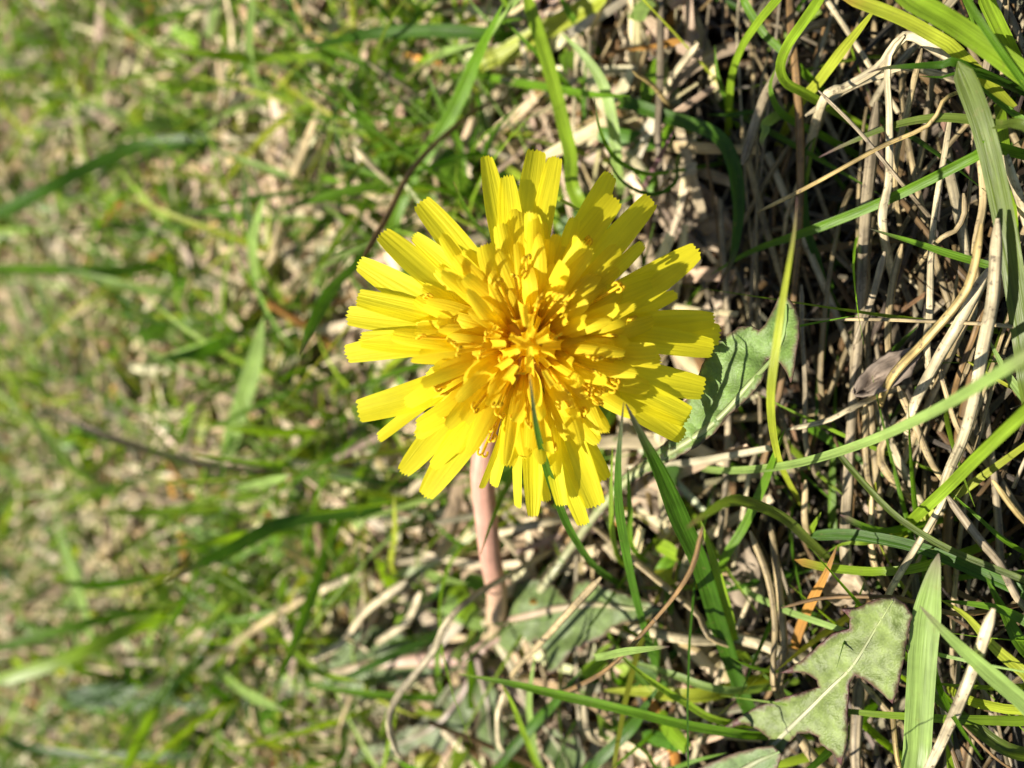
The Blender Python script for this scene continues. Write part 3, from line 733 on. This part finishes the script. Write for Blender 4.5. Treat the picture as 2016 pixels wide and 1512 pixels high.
# ------------------------------------------------------------------ lobed leaves from outlines
def lobed_leaf(outline, midrib, h_tip, h_base, parent, green=(.10, .17, .055), edge=(.13, .07, .06), rib=(.42, .33, .26), ribw=0.0007, cup=0.10, arch=0.0, step=9, seed=0, name='leaf', grey=0.0):
    def dens(pts, closed=True, s=7):
        out = []
        for i in range(len(pts) if closed else len(pts) - 1):
            a = pts[i]; b = pts[(i + 1) % len(pts)]
            L = math.hypot(b[0] - a[0], b[1] - a[1]); n = max(1, int(L / s))
            for k in range(n):
                t = k / n; out.append((a[0] + (b[0] - a[0]) * t + (R.uniform(-.8, .8) if k else 0), a[1] + (b[1] - a[1]) * t + (R.uniform(-.8, .8) if k else 0)))
        if not closed: out.append(pts[-1])
        return out
    ol = dens(outline)
    mr, _ = spline([Vector((x, y, 0)) for x, y in midrib], 30); mrp = [(p.x, p.y) for p in mr]
    xs = [p[0] for p in ol]; ys = [p[1] for p in ol]
    pts = [Vector(p) for p in ol]; nb = len(pts)
    def inside(x, y):
        c = False
        for i in range(nb):
            x1, y1 = ol[i]; x2, y2 = ol[i - 1]
            if (y1 > y) != (y2 > y) and x < (x2 - x1) * (y - y1) / (y2 - y1) + x1: c = not c
        return c
    y = min(ys)
    while y < max(ys):
        x = min(xs) + R.uniform(0, step)
        while x < max(xs):
            xx, yy = x + R.uniform(-2, 2), y + R.uniform(-2, 2)
            if inside(xx, yy) and min((xx - a) ** 2 + (yy - b) ** 2 for a, b in ol) > 18: pts.append(Vector((xx, yy)))
            x += step
        y += step
    vv, ee, ff, *_ = delaunay_2d_cdt(pts, [(i, (i + 1) % nb) for i in range(nb)], [list(range(nb))], 1, 1e-4)
    V = []; cv = []; st = []
    ml = len(mrp) - 1
    oa = np.array(ol)
    def hh(s, d, x, y, side):
        hz = h_tip + (h_base - h_tip) * s + arch * math.sin(math.pi * min(1, s * 1.25))
        return hz + cup * d + 1.1 * mnoise.noise(Vector((x * .018, y * .018, seed))) + .5 * mnoise.noise(Vector((x * .06, y * .06, seed + 7))) * min(1, d / 6)
    for p in vv:
        x, y = p.x, p.y
        dd = [(x - a) ** 2 + (y - b) ** 2 for a, b in mrp]
        i = int(np.argmin(dd)); d = math.sqrt(dd[i]); s = i / ml
        dmm = d / F_PX * 95
        q = at(x, y, hh(s, dmm, x, y, 0)); V.append(tuple(q))
        de = math.sqrt(((oa - np.array((x, y))) ** 2).sum(1).min())
        ke = max(0, 1 - de / 4) * .75 + max(0, 1 - de / 13) * .22; kv = max(0, 1 - d / 7) * .6
        ns = .5 + .5 * mnoise.noise(Vector((x * .03, y * .03, seed + 3)))
        c = np.array(green) * (.8 + .4 * ns); c = c * (1 - .3 * ns * grey) + np.array((.16, .12, .11)) * (.3 * ns * grey)
        c = c * (1 - kv) + np.array(rib) * kv * .8 + c * kv * .2
        c = c * (1 - ke) + np.array(edge) * ke
        cv.append(c); st.append((x * .1, y * .1, seed))
    tris = [f for f in ff if len(f) == 3]
    o = mesh_np(name, V, tris, np.array(cv), np.array(st), M_LEAF, parent=parent, origin=tuple(at(*midrib[-1], h_base)))
    so_ = o.modifiers.new('thickness', 'SOLIDIFY'); so_.thickness = 0.00022; so_.offset = -1
    # midrib: a raised tapering cord
    C = []
    for i, (x, y) in enumerate(mrp): C.append(at(x, y, hh(i / ml, 0, x, y, 0) + .32))
    V = []; stv = []; m = 6; cc = []
    for i, p in enumerate(C):
        tg = (C[min(ml, i + 1)] - C[max(0, i - 1)]).normalized(); side = tg.cross(Vector((0, 0, 1))).normalized(); nm = side.cross(tg)
        r = ribw * (.18 + .82 * (i / ml) ** .8)
        for j in range(m):
            a = 2 * math.pi * j / m
            V.append(tuple(p + side * (r * math.cos(a)) + nm * (r * .55 * math.sin(a)))); stv.append((j / m, i, seed)); cc.append(np.array(rib) * (i / ml) ** .5 + np.array(green) * 1.5 * (1 - (i / ml) ** .5))
    wl = Vector(o.location) + (Vector(parent.location) if parent else Vector((0, 0, 0)))
    r = mesh_np('midrib', V, grid_quads(len(C), m, closed=True), np.array(cc), np.array(stv), M_STALK)
    r.parent = o; r.location = -wl
    return o
def zz(pts, x0, y0, k): return [(x0 + x * k, y0 + y * k) for x, y in pts]
# leaf under the right petals
lobed_leaf([(1532, 586), (1549, 582), (1562, 599), (1574, 625), (1575, 665), (1569, 698), (1562, 741), (1559, 753), (1552, 734), (1539, 715), (1529, 708), (1512, 708),
            (1509, 731), (1499, 754), (1466, 791), (1433, 820), (1407, 853), (1370, 882), (1300, 918), (1240, 955), (1180, 1020), (1100, 1130), (1000, 1262), (985, 1258), (1085, 1115),
            (1160, 1010), (1225, 935), (1290, 888), (1335, 850), (1342, 800), (1362, 772), (1380, 725), (1398, 678), (1420, 665), (1460, 642), (1479, 640), (1496, 650), (1509, 638), (1522, 612)],
           [(1548, 600), (1545, 650), (1525, 700), (1480, 750), (1405, 832), (1300, 902), (1235, 944), (1170, 1015), (1092, 1122), (992, 1260)], 21, 3, DAN, arch=5,
           green=(.16, .26, .06), seed=1, rib=(.36, .34, .2), cup=.05)
# leaf with the pink midrib right of the stalk
lobed_leaf(zz([(480, 700), (560, 640), (620, 520), (640, 430), (720, 400), (820, 410), (890, 470), (950, 540), (985, 430), (1060, 410), (1150, 450), (1290, 500), (1400, 530), (1500, 590), (1420, 640), (1300, 665),
               (1200, 690), (1160, 745), (1050, 790), (960, 840), (900, 930), (820, 970), (805, 850), (760, 770), (640, 835), (540, 860), (500, 800)], 800, 1000, .3385),
           zz([(1480, 592), (1300, 585), (1100, 562), (900, 580), (700, 625), (560, 675), (480, 740), (440, 840)], 800, 1000, .3385), 10, 3, DAN,
           green=(.13, .20, .05), seed=2, rib=(.52, .36, .28), ribw=.0008, cup=.10, grey=.5)
lobed_leaf(zz([(1250, 850), (1400, 770), (1540, 740), (1560, 640), (1700, 570), (1880, 590), (1950, 680), (2080, 690), (2220, 690), (2220, 770), (2080, 800), (1960, 830), (1900, 900), (1780, 850), (1700, 950), (1600, 870), (1450, 900), (1320, 920)], 0, 987, .4216),
           zz([(1290, 880), (1450, 830), (1600, 790), (1800, 752), (2016, 738), (2200, 722)], 0, 987, .4216), 5, 4, DAN,
           green=(.13, .20, .055), seed=3, rib=(.58, .36, .31), ribw=.0015, cup=.06, grey=.5)
lobed_leaf(zz([(380, 960), (470, 980), (540, 1060), (545, 1200), (600, 1300), (575, 1430), (520, 1490), (440, 1410), (400, 1300), (420, 1180), (370, 1080)], 800, 1000, .3385),
           zz([(530, 1470), (490, 1300), (475, 1150), (430, 960), (415, 880)], 800, 1000, .3385), 8, 4, DAN, green=(.12, .19, .05), seed=4, rib=(.4, .3, .26), grey=.6)
lobed_leaf(zz([(330, 1010), (420, 1120), (390, 1280), (280, 1330), (220, 1440), (100, 1380), (0, 1440), (-150, 1440), (-330, 1500), (-280, 1390), (-120, 1350), (0, 1260), (80, 1280), (200, 1150), (270, 1050)], 800, 1000, .3385),
           zz([(-300, 1480), (-100, 1390), (100, 1310), (250, 1190), (350, 1040), (400, 900)], 800, 1000, .3385), 6, 4, DAN, green=(.12, .18, .055), seed=5, rib=(.42, .30, .27), ribw=.0007, grey=.5)
lobed_leaf(zz([(820, 1300), (870, 1250), (930, 1330), (1000, 1300), (1060, 1450), (1000, 1560), (900, 1600), (850, 1480), (780, 1440)], 800, 1000, .3385),
           zz([(960, 1560), (920, 1450), (840, 1320), (700, 1150), (480, 940)], 800, 1000, .3385), 5, 3, DAN, green=(.12, .19, .05), seed=8, rib=(.45, .32, .28), grey=.6)

ROS = empty('dandelion_rosette', tuple(at(1330, 1640, 0)))
tag(ROS, 'lobed dandelion leaves with dark edges lying on straw beside a broad pale blade', 'dandelion leaves')
lobed_leaf(zz([(970, 603), (870, 618), (780, 658), (690, 666), (735, 715), (730, 770), (640, 798), (560, 868), (470, 950), (372, 1005), (500, 1002), (562, 1040), (575, 1080), (530, 1093), (400, 1130), (250, 1180), (120, 1260), (38, 1312),
               (180, 1272), (262, 1312), (308, 1345), (285, 1392), (240, 1440), (130, 1560), (40, 1700), (80, 1720), (200, 1590), (330, 1470), (380, 1442), (400, 1390), (460, 1325), (520, 1320), (570, 1340), (582, 1390), (640, 1420), (692, 1495), (722, 1380), (727, 1200), (735, 1062),
               (762, 1018), (820, 1040), (885, 1092), (966, 1165), (1002, 1050), (1032, 850), (1067, 700), (1030, 640)], 1400, 950, .3718),
           zz([(962, 625), (880, 760), (750, 970), (640, 1080), (500, 1220), (330, 1385), (200, 1520), (60, 1710)], 1400, 950, .3718), 15, 6, ROS,
           green=(.20, .27, .07), edge=(.12, .05, .055), rib=(.50, .46, .34), ribw=.00034, seed=6, cup=.10, grey=.5)
lobed_leaf([(1310, 1545), (1390, 1505), (1437, 1485), (1493, 1470), (1523, 1467), (1541, 1485), (1530, 1515), (1480, 1560), (1420, 1620), (1360, 1640), (1330, 1640)],
           [(1535, 1480), (1480, 1505), (1420, 1550), (1340, 1636)], 10, 5, ROS, green=(.15, .23, .08), edge=(.2, .12, .1), seed=7, cup=.05)
# broad dark leaf low in the grass
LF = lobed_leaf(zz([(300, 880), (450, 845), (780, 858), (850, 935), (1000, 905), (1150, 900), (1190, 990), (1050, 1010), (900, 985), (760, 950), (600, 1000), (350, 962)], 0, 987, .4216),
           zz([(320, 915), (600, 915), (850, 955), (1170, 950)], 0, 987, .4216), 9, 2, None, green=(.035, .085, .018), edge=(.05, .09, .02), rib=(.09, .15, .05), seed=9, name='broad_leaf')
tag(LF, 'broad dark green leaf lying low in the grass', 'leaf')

# ------------------------------------------------------------------ dead leaves among the straw
def dead_leaf(px, py, h, L, W, ang, label, seed, curl=.5, colr=(.34, .27, .22)):
    c = at(px, py, h); d = Vector((math.cos(ang), math.sin(ang), 0)); sd = Vector((-d.y, d.x, 0))
    n, m = 14, 9; V = []; st = []; cv = []
    for i in range(n + 1):
        t = i / n; wd_ = W * math.sin(math.pi * min(.97, max(.06, t * .92 + .05))) ** .7
        for j in range(m):
            x = j / (m - 1) - .5
            z = curl * W * (2 * x) ** 2 * .5 + .0011 * mnoise.noise(Vector((t * 5, x * 4, seed))) * 1.6 + .0006 * mnoise.noise(Vector((t * 14, x * 11, seed)))
            e = 1 + .12 * mnoise.noise(Vector((t * 9, seed, j)))
            V.append(tuple(c + d * (L * (t - .5)) + sd * (wd_ * x * e) + Vector((0, 0, z - .001)))); st.append((x * 3 + seed, t * L * 1000, seed))
            cv.append(np.array(colr) * (.85 + .35 * mnoise.noise(Vector((t * 4, x * 3, seed + 2)))))
    o = mesh_np('dead_leaf', V, grid_quads(n + 1, m), np.array(cv), np.array(st), M_LITTER, origin=tuple(c))
    md = o.modifiers.new('thickness', 'SOLIDIFY'); md.thickness = .00025
    return tag(o, label, 'dead leaf')
dead_leaf(1745, 735, 8, .0080, .0034, 2.2, 'curled brown dead leaf caught between pale straws', 1, .9, (.28, .22, .175))
dead_leaf(1458, 1140, 2, .012, .006, .2, 'crinkled grey dead leaf behind the long dark flat blade', 2, .3, (.42, .33, .24))
dead_leaf(1655, 1150, 5, .006, .005, 1.2, 'small grey brown dead leaf by the orange withering blade', 3, .4, (.42, .33, .23))
dead_leaf(1360, 420, 0, .014, .008, .9, 'broad pinkish brown dead leaf in the hollow behind the upper petals', 4, .25, (.40, .31, .22))
dead_leaf(235, 775, 3, .016, .011, 1.2, 'rounded grey brown dead leaf lying on the litter', 5, .6, (.34, .27, .22))
dead_leaf(215, 175, 3, .020, .012, .3, 'large pinkish dead leaf with a dark hole in the litter', 6, .3, (.50, .39, .28))
dead_leaf(70, 85, 3, .022, .012, .8, 'pale straw coloured dead leaf at the edge of the green grass', 7, .3, (.50, .42, .33))
dead_leaf(1290, 960, 4, .009, .006, .4, 'dull dead leaf under the lower right petals', 8, .3, (.40, .31, .22))

# ------------------------------------------------------------------ uncountable stuff
def ribbons(name, base, d, bend, L, wid, cols, mat, n=6, tipped=True, fold=.25, label=None, cat=None, flat=False):
    K = len(base); s = np.linspace(0, 1, n + 1)
    P = base[:, None, :] + d[:, None, :] * (L[:, None] * s)[:, :, None] + bend[:, None, :] * (L[:, None] * s ** 2)[:, :, None]
    T = np.gradient(P, axis=1); T /= np.linalg.norm(T, axis=2, keepdims=True) + 1e-12
    ref = NP.normal(size=(K, 1, 3)) * .6 + np.array((0, -.25, 1.0)) * (1.0 if flat else .6)
    S = np.cross(T, np.broadcast_to(ref, T.shape)); S /= np.linalg.norm(S, axis=2, keepdims=True) + 1e-12
    Nn = np.cross(S, T)
    pr = (1 - s ** 2.2) * .95 + .05 if tipped else 1 - .3 * np.abs(2 * s - 1) ** 3
    w = wid[:, None] * pr[None, :]
    x = np.array((-.5, 0, .5))
    V = P[:, :, None, :] + S[:, :, None, :] * (w[:, :, None] * x)[..., None] + Nn[:, :, None, :] * (w[:, :, None] * (fold * (.5 - 2 * np.abs(x) * .5)))[..., None]
    m = 3; per = (n + 1) * m
    q = np.array(grid_quads(n + 1, m)); Q = (q[None] + (np.arange(K) * per)[:, None, None]).reshape(-1, 4)
    C = np.repeat(cols, per, axis=0)
    rz = NP.random(K) * 50
    st = np.stack([np.broadcast_to(x[None, None, :] + rz[:, None, None], (K, n + 1, m)), np.broadcast_to((L[:, None] * s * 1000)[:, :, None], (K, n + 1, m)),
                   np.broadcast_to(rz[:, None, None], (K, n + 1, m))], axis=-1).reshape(-1, 3)
    o = mesh_np(name, V.reshape(-1, 3), Q, C, st, mat)
    return tag(o, label, cat, None, 'stuff')
def pal(keys, probs, K, var=.2):
    A = np.array([PAL[k] for k in keys]); i = NP.choice(len(keys), K, p=np.array(probs) / sum(probs))
    return A[i] * (1 + var * NP.normal(size=(K, 1))).clip(.45, 1.6) * (1 + .06 * NP.normal(size=(K, 3)))
def field(x, y, f, sd):
    return np.array([mnoise.noise(Vector((a * f, b * f, sd))) for a, b in zip(x, y)])
BX0, BX1, BY0, BY1 = -.19, .19, -.13, .36
def scatter(K): return NP.uniform(BX0, BX1, K), NP.uniform(BY0, BY1, K)
# fine straw of the mat, near side; colours darkened to deepen the shade in the gaps
K = 5200
x, y = NP.uniform(-.15, .15, K), NP.uniform(-.13, .0, K)
ang = np.where(NP.random(K) < .62, NP.normal(0, .5, K), NP.uniform(0, math.pi, K))
d = np.stack([np.cos(ang), np.sin(ang), NP.normal(0, .10, K)], 1)
L = NP.uniform(.006, .032, K); z = NP.uniform(-.0095, .0005, K)
b = np.stack([x, y, z], 1) - d * L[:, None] * .5
bend = NP.normal(0, .12, (K, 3)); bend[:, 2] *= .4
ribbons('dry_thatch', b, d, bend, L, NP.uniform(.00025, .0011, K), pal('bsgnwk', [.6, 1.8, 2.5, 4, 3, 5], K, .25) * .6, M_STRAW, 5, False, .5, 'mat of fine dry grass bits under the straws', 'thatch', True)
# litter of the far side: short broad flakes and bits
K = 24000
x, y = NP.uniform(BX0, BX1, K), NP.uniform(-.03, BY1, K)
ang = NP.uniform(0, 2 * math.pi, K)
d = np.stack([np.cos(ang), np.sin(ang), NP.normal(0, .12, K)], 1)
L = NP.uniform(.004, .022, K); z = NP.uniform(-.001, .0032, K)
b = np.stack([x, y, z], 1) - d * L[:, None] * .5
bend = NP.normal(0, .22, (K, 3))
PAL.update(x=(.56, .44, .29), z=(.45, .34, .235), v=(.67, .56, .38))
ribbons('leaf_litter', b, d, bend, L, NP.uniform(.0005, .0022, K), pal('xzvsbgnr', [5, 3.5, 5, 2, 2, .6, 1.2, .4], K, .16), M_LITTER, 4, False, .35, 'mat of crumbled brown dead leaf bits', 'leaf litter', True)
# longer dry stalks over the litter
K = 1600
x, y = NP.uniform(BX0, BX1, K), NP.uniform(-.02, BY1, K)
ang = NP.uniform(0, 2 * math.pi, K)
d = np.stack([np.cos(ang), np.sin(ang), NP.normal(.05, .18, K)], 1); L = NP.uniform(.01, .035, K)
b = np.stack([x, y, NP.uniform(.001, .005, K)], 1) - d * L[:, None] * .4
ribbons('dry_grass', b, d, NP.normal(0, .15, (K, 3)), L, NP.uniform(.0004, .0016, K), pal('bsxt', [3, 3, 2, 1], K), M_STRAW, 6, False, .5, 'dry grass stalks strewn over the leaf litter', 'dry grass', True)
# living grass
K = 36000
x, y = scatter(K)
f = field(x, y, 26, 2.0) + .6 * field(x, y, 80, 4.0)
p = np.clip(.56 + 1.8 * f, .08, 1); p = np.where(y < -.012, p * .10, p) * (1 - .5 * np.clip((y - .06) / .08, 0, 1) * (field(x, y, 20, 6.0) > -.1))
p = p * np.where(np.hypot(x - base_pt.x, y - base_pt.y) < .021, .12, 1)
k = NP.random(K) < p; x, y = x[k], y[k]; K = len(x)
ang = NP.uniform(0, 2 * math.pi, K); ln = np.abs(NP.normal(.55, .4, K))
d = np.stack([np.cos(ang) * ln, np.sin(ang) * ln, np.ones(K)], 1); d /= np.linalg.norm(d, axis=1, keepdims=True)
bend = np.stack([np.cos(ang), np.sin(ang), -np.ones(K) * .8], 1) * NP.uniform(.05, .6, K)[:, None] + NP.normal(0, .08, (K, 3))
L = NP.uniform(.009, .027, K) * (1 + .7 * (NP.random(K) < .2)); b = np.stack([x, y, np.full(K, -.003)], 1)
ribbons('grass', b, d, bend, L, NP.uniform(.0005, .0014, K), pal('dmlyp', [2, 5, 4, 1.5, 1.2], K, .2), M_BLADE, 7, True, .35, 'low green grass growing through the leaf litter', 'grass')
# small round-leaved seedlings and moss tufts
K = 10000
x, y = scatter(K)
f = field(x, y, 55, 9.0); k = (NP.random(K) < np.clip(.25 + 1.4 * f, 0, 1)) & (y > -.03); x, y = x[k], y[k]; K = len(x)
ang = NP.uniform(0, 2 * math.pi, K)
d = np.stack([np.cos(ang), np.sin(ang), NP.uniform(.0, .8, K)], 1); d /= np.linalg.norm(d, axis=1, keepdims=True)
b = np.stack([x, y, NP.uniform(.001, .005, K)], 1)
ribbons('ground_cover', b, d, NP.normal(0, .2, (K, 3)), NP.uniform(.003, .007, K), NP.uniform(.0018, .0042, K), pal('dmlpy', [2, 4, 4, 2, 1.5], K), M_BLADE, 5, False, .3, 'small soft green leaves spread over the litter', 'ground cover')
